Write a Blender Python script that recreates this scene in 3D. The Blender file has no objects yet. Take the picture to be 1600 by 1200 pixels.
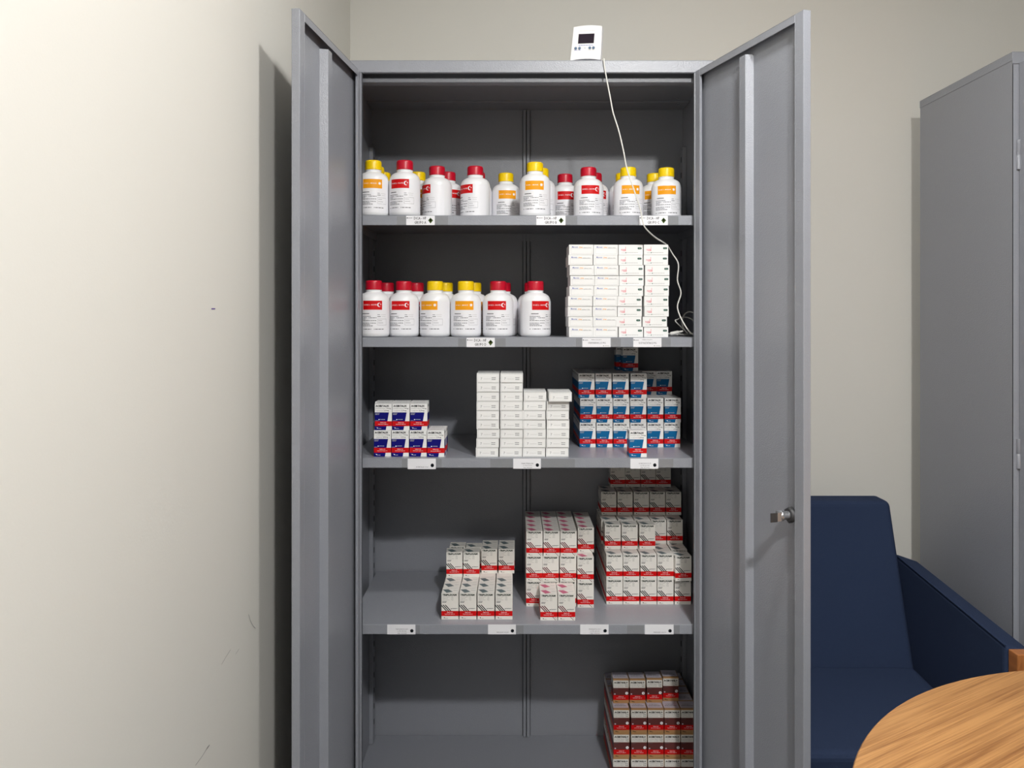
import bpy, bmesh, math, random
from mathutils import Vector, Matrix

random.seed(7)
scn = bpy.context.scene
COL = scn.collection

# ------------------------------------------------------------------ camera
CAM_Y, CAM_Z, FPX = -1.897, 1.36, 1240.0
cam_data = bpy.data.cameras.new('camera')
cam = bpy.data.objects.new('camera', cam_data)
COL.objects.link(cam)
cam.location = (0, CAM_Y, CAM_Z)
cam.rotation_euler = (math.radians(90), 0, 0)
cam_data.sensor_fit = 'HORIZONTAL'
cam_data.sensor_width = 36.0
cam_data.lens = 36.0 * FPX / 1600.0
cam_data.shift_y = -101.0 / 1600.0
cam_data.clip_start = 0.02
scn.camera = cam

# ------------------------------------------------------------------ light and exposure
scn.view_settings.view_transform = 'Standard'
scn.view_settings.look = 'None'
scn.view_settings.gamma = 1.0
scn.view_settings.use_curve_mapping = False
scn.view_settings.exposure = 0.36
world = bpy.data.worlds.new('room_air')
scn.world = world
world.use_nodes = True
world.node_tree.nodes['Background'].inputs[0].default_value = (0.9, 0.95, 1.0, 1)
world.node_tree.nodes['Background'].inputs[1].default_value = 0.0
scn.cycles.max_bounces = 8
scn.cycles.diffuse_bounces = 5
scn.cycles.glossy_bounces = 3
scn.cycles.caustics_reflective = False
scn.cycles.caustics_refractive = False
scn.cycles.use_denoising = True

CEIL = 2.56
LAMPS = [(0.44, -0.92, 12.0), (0.50, -2.15, 46.0)]
for i, (lx, ly, pw) in enumerate(LAMPS):
    for kind, share, size, drop in (('AREA', 0.60, 0.12, 0.040), ('POINT', 0.62, 0.045, 0.088)):   # downlight disc, plus a point light added to spread it up the walls
        ld = bpy.data.lights.new('downlight_lamp', kind)
        ld.energy = pw * share; ld.color = (1.0, 0.992, 0.975)
        if kind == 'AREA': ld.shape = 'DISK'; ld.size = size
        else: ld.shadow_soft_size = size
        lo = bpy.data.objects.new('downlight_lamp', ld)
        COL.objects.link(lo); lo.location = (lx, ly, CEIL - drop)

# ------------------------------------------------------------------ px helpers
def X(px, D): return (px - 800.0) * D / FPX
def Z(py, D): return CAM_Z - (py - 499.0) * D / FPX
def P(px, py, D): return Vector((X(px, D), D + CAM_Y, Z(py, D)))

# ------------------------------------------------------------------ materials
MATS = {}
def srgb(c):
    def f(v):
        v /= 255.0
        return v / 12.92 if v <= 0.04045 else ((v + 0.055) / 1.055) ** 2.4
    return (f(c[0]), f(c[1]), f(c[2]), 1)
def mat(name, rgb, rough=0.6, metal=0.0, bump=0.0, bscale=200.0, spec=0.5, var=0.0, vscale=3.0, coat=0.0, sheen=0.0):
    if name in MATS: return MATS[name]
    m = bpy.data.materials.new(name); m.use_nodes = True
    nt = m.node_tree; b = nt.nodes['Principled BSDF']
    b.inputs['Base Color'].default_value = srgb(rgb)
    b.inputs['Roughness'].default_value = rough
    b.inputs['Metallic'].default_value = metal
    b.inputs['Specular IOR Level'].default_value = spec
    b.inputs['Coat Weight'].default_value = coat
    b.inputs['Sheen Weight'].default_value = sheen
    tc = nt.nodes.new('ShaderNodeTexCoord')
    if var > 0:
        n = nt.nodes.new('ShaderNodeTexNoise'); n.inputs['Scale'].default_value = vscale; n.inputs['Detail'].default_value = 4
        nt.links.new(tc.outputs['Object'], n.inputs['Vector'])
        mx = nt.nodes.new('ShaderNodeMix'); mx.data_type = 'RGBA'
        c = srgb(rgb)
        mx.inputs[6].default_value = (c[0]*(1-var), c[1]*(1-var), c[2]*(1-var), 1)
        mx.inputs[7].default_value = (min(1, c[0]*(1+var)), min(1, c[1]*(1+var)), min(1, c[2]*(1+var)), 1)
        nt.links.new(n.outputs['Fac'], mx.inputs[0]); nt.links.new(mx.outputs[2], b.inputs['Base Color'])
    if bump > 0:
        n2 = nt.nodes.new('ShaderNodeTexNoise'); n2.inputs['Scale'].default_value = bscale; n2.inputs['Detail'].default_value = 3
        nt.links.new(tc.outputs['Object'], n2.inputs['Vector'])
        bp = nt.nodes.new('ShaderNodeBump'); bp.inputs['Strength'].default_value = bump; bp.inputs['Distance'].default_value = 0.002
        nt.links.new(n2.outputs['Fac'], bp.inputs['Height']); nt.links.new(bp.outputs['Normal'], b.inputs['Normal'])
    if name.startswith('print_'): b.inputs['Specular IOR Level'].default_value = 0.25
    MATS[name] = m
    return m

mat('wall_paint', (223, 221, 214), 0.75, bump=0.05, bscale=260, var=0.015, vscale=2)
mat('ceiling_paint', (235, 234, 230), 0.9, var=0.01)
mat('floor_tile', (72, 68, 64), 0.5, var=0.06, vscale=6)
mat('grey_metal', (147, 150, 158), 0.28, bump=0.3, bscale=400, var=0.012, vscale=4)
mat('steel', (180, 182, 186), 0.25, metal=0.75, bump=0.05, bscale=300)
mat('dark_steel', (70, 70, 72), 0.5, metal=0.4, bump=0.05, bscale=300)
mat('black_hole', (12, 12, 13), 0.9, var=0.1)
mat('plastic_white', (236, 236, 238), 0.38, var=0.01, spec=0.5)
mat('bottle_plastic', (235, 236, 238), 0.33, var=0.008)
mat('cap_red', (190, 8, 40), 0.35, var=0.03, vscale=40)
mat('cap_yellow', (243, 205, 0), 0.35, var=0.03, vscale=40)
mat('card_white', (238, 238, 237), 0.55, var=0.01)
mat('card_cream', (232, 229, 223), 0.5, var=0.01)
mat('print_red', (206, 8, 14), 0.45, var=0.02)
mat('print_orange', (240, 160, 18), 0.45, var=0.02)
mat('print_navy', (0, 0, 112), 0.45, var=0.02)
mat('print_blue', (0, 98, 152), 0.45, var=0.02)
mat('print_maroon', (98, 52, 50), 0.45, var=0.02)
mat('print_wine', (92, 6, 40), 0.45, var=0.02)
mat('print_ink', (14, 24, 36), 0.5, var=0.02)
mat('print_rose', (196, 100, 130), 0.5, var=0.02)
mat('print_slate', (96, 112, 116), 0.5, var=0.02)
mat('print_tan', (178, 136, 92), 0.45, var=0.02)
mat('print_black', (12, 13, 13), 0.5, var=0.02)
mat('print_green', (8, 36, 24), 0.5, var=0.02)
mat('print_pill', (38, 88, 74), 0.5, var=0.02)
mat('print_grey', (92, 92, 96), 0.5, var=0.02)
mat('print_faint', (150, 150, 152), 0.5, var=0.02)
mat('print_light', (186, 186, 184), 0.5, var=0.02)
mat('print_white', (246, 246, 250), 0.5, var=0.01)
mat('print_bluetext', (100, 110, 180), 0.5, var=0.02)
mat('print_redtext', (222, 110, 125), 0.5, var=0.02)
mat('print_lilac', (202, 196, 208), 0.5, var=0.02)
mat('print_olive', (70, 92, 40), 0.5, var=0.02)
mat('label_paper', (238, 238, 242), 0.4, var=0.01)
mat('clear_tape', (138, 140, 144), 0.18, bump=0.4, bscale=60, var=0.05, vscale=50)
mat('fabric_navy', (44, 56, 82), 0.95, bump=0.7, bscale=900, var=0.10, vscale=700, spec=0.15)
mat('cable_white', (225, 224, 218), 0.45, var=0.01)
mat('screen_dark', (34, 24, 38), 0.15, var=0.03)
mat('button_blue', (100, 124, 150), 0.4, var=0.02)
mat('lamp_housing', (238, 238, 236), 0.4, var=0.01)
mat('scuff', (120, 118, 116), 0.8, var=0.05)
mat('pen_mark', (92, 60, 150), 0.8, var=0.05)

def wood(name, c1, c2, scale, rot, rough):
    m = bpy.data.materials.new(name); m.use_nodes = True
    nt = m.node_tree; b = nt.nodes['Principled BSDF']; b.inputs['Roughness'].default_value = rough
    tc = nt.nodes.new('ShaderNodeTexCoord')
    mp = nt.nodes.new('ShaderNodeMapping'); mp.inputs['Rotation'].default_value = (0, 0, rot)
    mp2 = nt.nodes.new('ShaderNodeMapping'); mp2.inputs['Scale'].default_value = (0.4, 11.0, 4.0)
    n = nt.nodes.new('ShaderNodeTexNoise'); n.inputs['Scale'].default_value = scale; n.inputs['Detail'].default_value = 5; n.inputs['Distortion'].default_value = 0.7
    n2 = nt.nodes.new('ShaderNodeTexNoise'); n2.inputs['Scale'].default_value = scale * 4; n2.inputs['Detail'].default_value = 4
    mp3 = nt.nodes.new('ShaderNodeMapping'); mp3.inputs['Scale'].default_value = (0.22, 16.0, 4.0)
    nt.links.new(tc.outputs['Object'], mp.inputs['Vector'])
    nt.links.new(mp.outputs[0], mp2.inputs['Vector']); nt.links.new(mp2.outputs[0], n.inputs['Vector'])
    nt.links.new(mp.outputs[0], mp3.inputs['Vector']); nt.links.new(mp3.outputs[0], n2.inputs['Vector'])
    a = nt.nodes.new('ShaderNodeMath'); a.operation = 'MULTIPLY_ADD'; a.inputs[1].default_value = 0.48
    nt.links.new(n2.outputs['Fac'], a.inputs[0])
    s = nt.nodes.new('ShaderNodeMath'); s.operation = 'MULTIPLY'; s.inputs[1].default_value = 0.52
    nt.links.new(n.outputs['Fac'], s.inputs[0]); nt.links.new(s.outputs[0], a.inputs[2])
    r = nt.nodes.new('ShaderNodeValToRGB')
    r.color_ramp.elements[0].position = 0.36; r.color_ramp.elements[0].color = srgb(c2)
    r.color_ramp.elements[1].position = 0.58; r.color_ramp.elements[1].color = srgb(c1)
    nt.links.new(a.outputs[0], r.inputs[0]); nt.links.new(r.outputs[0], b.inputs['Base Color'])
    MATS[name] = m
wood('table_wood', (188, 138, 84), (136, 90, 48), 6.0, math.radians(-31), 0.38)
wood('chair_wood', (170, 108, 60), (138, 82, 42), 4.0, math.radians(90), 0.35)

# ------------------------------------------------------------------ mesh builder
TEXT = {}
def text_mesh(s, bold=0.0, shear=0.0):
    k = (s, bold, shear)
    if k in TEXT: return TEXT[k]
    cu = bpy.data.curves.new('lettering', 'FONT')
    cu.body = s; cu.resolution_u = 1; cu.offset = bold; cu.shear = shear; cu.fill_mode = 'FRONT'
    o = bpy.data.objects.new('lettering', cu)
    me = o.to_mesh()
    vs = [(v.co.x, v.co.y) for v in me.vertices]
    fs = [tuple(p.vertices) for p in me.polygons]
    o.to_mesh_clear(); bpy.data.objects.remove(o); bpy.data.curves.remove(cu)
    if vs:
        x0 = min(v[0] for v in vs); x1 = max(v[0] for v in vs); y0 = min(v[1] for v in vs); y1 = max(v[1] for v in vs)
        vs = [((a - x0) / max(1e-6, x1 - x0), (b - y0) / max(1e-6, y1 - y0)) for a, b in vs]
    TEXT[k] = (vs, fs)
    return TEXT[k]

class MB:
    def __init__(s): s.v = []; s.f = []; s.m = []; s.mats = []; s.sm = []
    def mi(s, name):
        if name not in s.mats: s.mats.append(name)
        return s.mats.index(name)
    def poly(s, pts, m, smooth=False):
        b = len(s.v); s.v += [tuple(p) for p in pts]; s.f.append(tuple(range(b, b + len(pts)))); s.m.append(s.mi(m)); s.sm.append(smooth)
    def mesh(s, vs, fs, m, smooth=False):
        b = len(s.v); s.v += [tuple(p) for p in vs]; k = s.mi(m)
        for f in fs: s.f.append(tuple(i + b for i in f)); s.m.append(k); s.sm.append(smooth)
    def hexa(s, c, m):
        # c: 8 corners, bottom ring 0-3 (ccw from above), top ring 4-7
        s.mesh(c, [(3, 2, 1, 0), (4, 5, 6, 7), (0, 1, 5, 4), (1, 2, 6, 5), (2, 3, 7, 6), (3, 0, 4, 7)], m)
    def box(s, x0, x1, y0, y1, z0, z1, m, T=None):
        c = [(x0, y0, z0), (x1, y0, z0), (x1, y1, z0), (x0, y1, z0), (x0, y0, z1), (x1, y0, z1), (x1, y1, z1), (x0, y1, z1)]
        if T: c = [T(*p) for p in c]
        s.hexa(c, m)
    def lathe(s, prof, m, n=32, axis=None, cap=True):
        # prof: (r, z); axis: Matrix placing it
        vs = []; A = axis or Matrix.Identity(4)
        for r, z in prof:
            for i in range(n):
                a = 2 * math.pi * i / n
                vs.append(A @ Vector((r * math.cos(a), r * math.sin(a), z)))
        fs = []
        for j in range(len(prof) - 1):
            for i in range(n):
                k = (i + 1) % n
                fs.append((j * n + i, j * n + k, (j + 1) * n + k, (j + 1) * n + i))
        s.mesh(vs, fs, m, True)
        if cap:
            s.poly([vs[i] for i in reversed(range(n))], m)
            s.poly([vs[(len(prof) - 1) * n + i] for i in range(n)], m)
    def tube(s, path, r, m, n=10):
        path = [Vector(p) for p in path]
        vs = []; fs = []; up = None
        for i, p in enumerate(path):
            t = (path[min(i + 1, len(path) - 1)] - path[max(i - 1, 0)]).normalized()
            if up is None: up = t.orthogonal().normalized()
            up = (up - t * up.dot(t)).normalized(); sd = t.cross(up)
            for k in range(n):
                a = 2 * math.pi * k / n
                vs.append(p + (up * math.cos(a) + sd * math.sin(a)) * r)
        for i in range(len(path) - 1):
            for k in range(n):
                q = (k + 1) % n
                fs.append((i * n + k, i * n + q, (i + 1) * n + q, (i + 1) * n + k))
        s.mesh(vs, fs, m, True)
        s.poly([vs[k] for k in reversed(range(n))], m); s.poly([vs[(len(path) - 1) * n + k] for k in range(n)], m)
    # flat print helpers; M maps (u, v) to a point
    def pr(s, M, u0, u1, v0, v1, m, nu=1):
        for i in range(nu):
            a = u0 + (u1 - u0) * i / nu; b = u0 + (u1 - u0) * (i + 1) / nu
            s.poly([M(a, v1), M(b, v1), M(b, v0), M(a, v0)], m)
    def pp(s, M, pts, m): s.poly([M(*p) for p in pts], m)
    def text(s, M, txt, u0, u1, v0, v1, m, bold=0.0, shear=0.0):
        vs, fs = text_mesh(txt, bold, shear)
        s.mesh([M(u0 + a * (u1 - u0), v1 + b * (v0 - v1)) for a, b in vs], fs, m)
    def disc(s, M, u, v, ru, rv, m, n=14):
        s.poly([M(u + ru * math.cos(2 * math.pi * k / n), v - rv * math.sin(2 * math.pi * k / n)) for k in range(n)], m)
    def micro(s, M, u0, u1, v, th, m, seed=0, nu=1):
        rr = random.Random(seed); u = u0; span = u1 - u0
        while u < u1 - 0.01 * span:
            w = span * rr.uniform(0.08, 0.22)
            s.pr(M, u, min(u1, u + w), v - th / 2, v + th / 2, m, nu)
            u += w + span * 0.025
    def data(s, name):
        me = bpy.data.meshes.new(name)
        me.from_pydata(s.v, [], s.f)
        for n in s.mats: me.materials.append(MATS[n])
        me.polygons.foreach_set('material_index', s.m)
        me.polygons.foreach_set('use_smooth', s.sm)
        me.update()
        return me
    def build(s, name, parent=None, bevel=0.0, segs=2, loc=None):
        o = bpy.data.objects.new(name, s.data(name)); COL.objects.link(o)
        if parent: o.parent = parent
        if loc: o.location = loc
        if bevel > 0:
            b = o.modifiers.new('edge', 'BEVEL'); b.width = bevel; b.segments = segs; b.limit_method = 'ANGLE'; b.angle_limit = math.radians(40)
        return o

def tag(o, label=None, cat=None, group=None, kind=None):
    if label: o['label'] = label
    if cat: o['category'] = cat
    if group: o['group'] = group
    if kind: o['kind'] = kind
    return o
def empty(name, loc, label, cat, group=None, rz=0.0):
    o = bpy.data.objects.new(name, None); COL.objects.link(o)
    o.location = loc; o.rotation_euler = (0, 0, rz); o.empty_display_size = 0.05
    return tag(o, label, cat, group)

# ------------------------------------------------------------------ room
WX, WY = -0.497, 0.54          # left wall, back wall
RX, RY = 4.6, -5.0
def shell(name, x0, x1, y0, y1, z0, z1, m):
    b = MB(); b.box(x0, x1, y0, y1, z0, z1, m); return tag(b.build(name), kind='structure')
shell('wall_left', WX - 0.12, WX, RY - 0.1, WY + 0.12, 0, CEIL, 'wall_paint')
shell('wall_back', WX, RX + 0.1, WY, WY + 0.12, 0, CEIL, 'wall_paint')
shell('wall_right', RX, RX + 0.12, RY, WY, 0, CEIL, 'wall_paint')
shell('wall_front', WX, RX + 0.12, RY - 0.12, RY, 0, CEIL, 'wall_paint')
shell('floor', WX - 0.12, RX + 0.12, RY - 0.12, WY + 0.12, -0.1, 0, 'floor_tile')
shell('ceiling', WX - 0.12, RX + 0.12, RY - 0.12, WY + 0.12, CEIL, CEIL + 0.1, 'ceiling_paint')
for i, (lx, ly, pw) in enumerate(LAMPS):
    b = MB()
    b.lathe([(0.070, 0.0), (0.092, 0.0), (0.092, -0.012), (0.072, -0.02), (0.070, -0.02), (0.070, 0.0)], 'lamp_housing', 32, cap=False)
    o = b.build('downlight', loc=(lx, ly, CEIL))
    tag(o, 'round white ceiling downlight, ' + ['nearest the open cabinet', 'further from the open cabinet', 'furthest from the open cabinet'][i], 'ceiling light', 'ceiling downlights')
# scuffs on the left wall
def on_left(px, py):
    D = WX * FPX / (px - 800.0)
    return (WX + 0.0004, D + CAM_Y, Z(py, D))
b = MB()
def stroke(b, pts, w, m):
    q = [Vector(on_left(*p)) for p in pts]
    for a, c in zip(q, q[1:]):
        t = (c - a).normalized(); n = Vector((0, -t.z, t.y)) * w
        b.poly([a - n, c - n, c + n, a + n], m)
stroke(b, [(388, 960), (391, 970), (395, 978), (399, 982)], 0.0005, 'scuff')
stroke(b, [(346, 1038), (353, 1026), (360, 1015)], 0.0004, 'scuff')
stroke(b, [(368, 1022), (373, 1014)], 0.0003, 'scuff')
stroke(b, [(305, 1196), (316, 1181), (325, 1166)], 0.0005, 'scuff')
stroke(b, [(322, 1171), (327, 1164)], 0.001, 'scuff')
stroke(b, [(330, 482.5), (336, 482.5)], 0.0009, 'pen_mark')
tag(b.build('wall_left_scuff'), kind='structure').parent = bpy.data.objects['wall_left']

# ------------------------------------------------------------------ cabinets
SY = 0.018                      # front edge of the shelves
SHELF_Z = [1.611, 1.3166, 1.0252, 0.6238]
BASE_Z = 0.142
YB = 0.425                      # inner face of the back panel
G = 'grey_metal'

def door_parts(root, hinge, tip, z0, z1, side, th=0.016, lock=False, hat=(0.54, 0.60)):
    """door leaf as a shallow tray; side=+1 when the inner face looks towards +x"""
    h = Vector((hinge[0], hinge[1], 0)); t = Vector((tip[0], tip[1], 0))
    L = (t - h).length; u = (t - h).normalized()
    n = Vector((-u.y, u.x, 0))
    if n.x * side > 0: n = -n        # n points from inner face to the outside
    def T(a, v, z): return h + u * a + n * v + Vector((0, 0, z))
    def bx(b, a0, a1, v0, v1, zz0, zz1):
        b.box(a0, a1, v0, v1, zz0, zz1, G, T)
    b = MB()
    bx(b, 0, L, th - 0.0012, th, z0, z1)                    # outer sheet
    bx(b, 0, 0.0012, 0, th, z0, z1); bx(b, L - 0.0012, L, 0, th, z0, z1)
    bx(b, 0, L, 0, th, z0, z0 + 0.0012); bx(b, 0, L, 0, th, z1 - 0.0012, z1)
    bx(b, 0.0012, 0.020, 0, 0.0012, z0, z1)                 # lips round the tray
    bx(b, 0.020, 0.0215, 0, 0.006, z0, z1)
    bx(b, L - 0.026, L - 0.0012, 0, 0.0012, z0, z1); bx(b, L - 0.0275, L - 0.026, 0, 0.006, z0, z1)
    bx(b, 0.0215, L - 0.0275, 0, 0.0012, z1 - 0.016, z1 - 0.0012); bx(b, 0.0215, L - 0.0275, 0, 0.0012, z0, z0 + 0.016)
    d = b.build('door', root, bevel=0.0008, segs=1)
    # vertical stiffening channel
    b = MB(); a0, a1 = hat[0] * L, hat[1] * L
    zt, zb = z1 - 0.026, z0 + 0.04
    q = [(a0 - 0.006, th - 0.0012), (a0, -0.002), (a1, -0.002), (a1 + 0.006, th - 0.0012)]
    for (p0, p1) in zip(q, q[1:]):
        c = [T(p0[0], p0[1], zb), T(p1[0], p1[1], zb), T(p1[0], p1[1] + 0.001, zb), T(p0[0], p0[1] + 0.001, zb)]
        c += [p + Vector((0, 0, zt - zb)) for p in c]
        b.hexa(c, G)
    s = b.build('stiffener', d)
    for zz in (z0 + 0.25, (z0 + z1) / 2, z1 - 0.22):
        b = MB()
        A = Matrix.Translation(T(-0.001, th + 0.001, zz - 0.035))
        b.lathe([(0.005, 0), (0.005, 0.034), (0.0046, 0.0345), (0.0046, 0.0355), (0.005, 0.036), (0.005, 0.07)], G, 12, A)
        b.build('hinge', d)
    if lock:
        zl = 0.977
        def R(a, v, z): return Matrix.Translation(T(a, v, z)) @ Matrix((( -n.x, u.x, 0, 0), (-n.y, u.y, 0, 0), (0, 0, 1, 0), (0, 0, 0, 1)))
        # local x = inwards, y = along the door, z = up
        ax = R(L - 0.041, th, zl) @ Matrix.Rotation(math.radians(90), 4, 'Y')
        b = MB()
        b.lathe([(0.0150, 0.010), (0.0162, 0.012), (0.0162, 0.019), (0.0135, 0.021)], 'dark_steel', 6, ax)
        b.lathe([(0.0075, 0.018)] + [(0.0085 if k % 2 else 0.0070, 0.020 + 0.0015 * k) for k in range(10)] + [(0.007, 0.036)], 'steel', 18, ax)
        b.lathe([(0.0095, 0.034), (0.0105, 0.035), (0.0105, 0.040), (0.0085, 0.042)], 'steel', 18, ax)
        lk = b.build('lock', d)
        b = MB()
        F = R(L - 0.041, th, zl)
        def Q(x, y, z): return F @ Vector((x, y, z))
        b.box(0.040, 0.0425, -0.010, 0.008, -0.009, 0.009, 'steel', Q)
        b.box(0.0425, 0.051, 0.006, 0.0085, -0.009, 0.009, 'steel', Q)
        b.box(0.050, 0.066, 0.006, 0.0085, -0.0095, 0.0085, 'dark_steel', Q)
        b.build('cam_latch', lk, bevel=0.0008, segs=2)
        b = MB()
        A = R(L - 0.041, th, zl) @ Matrix.Rotation(math.radians(-90), 4, 'Y')
        b.lathe([(0.016, 0), (0.016, 0.003), (0.012, 0.010), (0.011, 0.014), (0.008, 0.015)], 'steel', 24, A)
        b.build('door_knob', d)
    return d

def cabinet(label, group, x0, x1, ox0, ox1, top, shelves, doors, base_z, lock=True):
    root = empty('steel_cabinet', ((x0 + x1) / 2, 0.22, 0), label, 'cabinet', group)
    off = Matrix.Translation(-root.location)
    made = []
    def add(b, name, **k):
        o = b.build(name, root, **k); made.append(o); return o
    yb = YB + 0.005
    b = MB(); b.box(x0, x0 + 0.001, 0, yb, 0, top - 0.021, G); b.box(x1 - 0.001, x1, 0, yb, 0, top - 0.021, G)
    add(b, 'side_panel')
    b = MB(); b.box(x0 + 0.001, x1 - 0.001, yb - 0.003, yb, 0, top - 0.0015, G)
    add(b, 'back_panel')
    xc = X(822.5, YB - CAM_Y) if x0 < 0.5 else (x0 + x1) / 2
    b = MB(); zr = top - 0.008
    for s0, s1 in ((-0.0095, -0.0015), (0.001, 0.0095)):
        b.box(xc + s0, xc + s1, YB - 0.010, YB + 0.002, base_z + 0.001, zr, G)
    for s0 in (-0.0112, -0.0006, 0.0103):
        b.box(xc + s0, xc + s0 + 0.0009, YB - 0.0008, YB + 0.002, base_z + 0.001, zr, 'black_hole')
    add(b, 'back_rib', bevel=0.0015)
    b = MB()                                            # front frame: flanges with returns, top rail
    b.box(x0, ox0, 0, 0.0012, 0, top - 0.03, G); b.box(ox1, x1, 0, 0.0012, 0, top - 0.03, G)
    b.box(ox0 - 0.0012, ox0, 0, 0.005, 0, top - 0.03, G); b.box(ox1, ox1 + 0.0012, 0, 0.005, 0, top - 0.03, G)
    b.box(ox0 - 0.02, ox0 - 0.0012, 0.0040, 0.005, 0, top - 0.03, G); b.box(ox1 + 0.0012, ox1 + 0.02, 0.0040, 0.005, 0, top - 0.03, G)
    b.box(ox0, ox1, 0, 0.0012, 0, 0.10, G)
    add(b, 'front_frame')
    b = MB()                                            # lid
    b.box(x0 - 0.001, x1 + 0.001, -0.0006, yb + 0.001, top - 0.0015, top, G)
    b.box(x0 - 0.001, x1 + 0.001, yb, yb + 0.001, top - 0.021, top - 0.0015, G)
    b.box(x0 - 0.001, x1 + 0.001, -0.0012, 0.0, top - 0.029, top - 0.0015, G)
    b.box(x0 - 0.001, x0, 0.0, yb + 0.001, top - 0.021, top - 0.0015, G)
    b.box(x1, x1 + 0.001, 0.0, yb + 0.001, top - 0.021, top - 0.0015, G)
    b.box(x0 + 0.001, x1 - 0.001, 0.0, 0.007, top - 0.030, top - 0.029, G)      # rail return
    b.box(x0 + 0.001, x1 - 0.001, 0.024, 0.025, top - 0.0445, top - 0.0355, G)  # door stop strip
    b.box(x0 + 0.001, x1 - 0.001, 0.025, 0.050, top - 0.0455, top - 0.0445, G)
    b.box(x0 + 0.001, x1 - 0.001, 0.049, 0.050, top - 0.0445, top - 0.0015, G)
    b.box(x0 + 0.001, x1 - 0.001, 0.345, yb - 0.003, top - 0.006, top - 0.0015, G)
    add(b, 'top_panel', bevel=0.0006, segs=1)
    b = MB()
    b.box(x0 + 0.0012, x1 - 0.0012, 0.016, YB, base_z - 0.001, base_z, G); b.box(x0 + 0.0012, x1 - 0.0012, 0.0145, 0.0155, 0.1, base_z, G)
    add(b, 'bottom_panel')
    # slotted uprights in the corners
    for sx, xx in ((1, x0 + 0.001), (-1, x1 - 0.001)):
        for y0 in (0.040, YB - 0.050):
            b = MB()
            xa, xb_ = sorted((xx, xx + sx * 0.012))
            b.box(xa, xb_, y0, y0 + 0.036, base_z + 0.001, top - 0.125, G)
            z = base_z + 0.05
            while z < top - 0.16:
                xs = xx + sx * 0.0122
                b.poly([(xs, y0 + 0.013, z), (xs, y0 + 0.021, z), (xs, y0 + 0.021, z + 0.016), (xs, y0 + 0.013, z + 0.016)], 'black_hole')
                z += 0.045
            add(b, 'slotted_upright', bevel=0.001, segs=1)
    sh = []
    for zt in shelves:
        b = MB()
        b.box(x0 + 0.016, x1 - 0.016, SY, YB - 0.008, zt - 0.001, zt, G)
        b.box(x0 + 0.016, x1 - 0.016, SY, SY + 0.001, zt - 0.0235, zt - 0.001, G)
        b.box(x0 + 0.016, x1 - 0.016, SY + 0.001, SY + 0.015, zt - 0.0235, zt - 0.0225, G)
        b.box(x0 + 0.016, x1 - 0.016, YB - 0.009, YB - 0.008, zt - 0.0235, zt - 0.001, G)
        b.box(x0 + 0.016, x0 + 0.017, SY + 0.001, YB - 0.009, zt - 0.0235, zt - 0.001, G)
        b.box(x1 - 0.017, x1 - 0.016, SY + 0.001, YB - 0.009, zt - 0.0235, zt - 0.001, G)
        sh.append(add(b, 'shelf', bevel=0.0008, segs=1))
    for (hg, tp, side, lk) in doors:
        made.append(door_parts(root, hg, tp, 0.105, top - 0.027, side, lock=lk, hat=(0.47, 0.525) if lk else (0.54, 0.60)))
    for o in made:
        o.matrix_parent_inverse = off
    return root, sh

cab, shelves = cabinet('tall grey steel cabinet with both doors open, stocked with bottles and cartons', 'grey steel cabinets',
    -0.411, 0.501, X(566, 1.897), X(1084, 1.897), 1.979, SHELF_Z,
    [((X(563.5, 1.897), -0.001), (-0.404, -0.388), 1, False), ((X(1086, 1.897), -0.001), (0.557, -0.382), -1, True)], BASE_Z)
cab2, _ = cabinet('tall grey steel cabinet seen side-on behind the armchair, right edge of view', 'grey steel cabinets',
    1.197, 2.11, 1.225, 2.08, 2.0, [1.62, 1.25, 0.86, 0.5],
    [((1.227, -0.001), (1.27, -0.40), 1, False), ((2.078, -0.001), (2.16, -0.40), -1, True)], BASE_Z)
# two steel discs standing in for light seen through holes under the lid
for px, py in ((1058.5, 155), (1060, 160.5)):
    D = (1.9755 - CAM_Z) * FPX / (499 - py); b = MB()
    b.lathe([(0.0032, 0.002), (0.0032, 0.0005), (0.002, 0.0)], 'steel', 12, Matrix.Translation((X(px, D), D + CAM_Y, 1.9715 if D > 2.2 + 0.04 else 1.9755)))
    sc = b.build('hole_glint', cab); sc.matrix_parent_inverse = Matrix.Translation(-cab.location)

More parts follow.
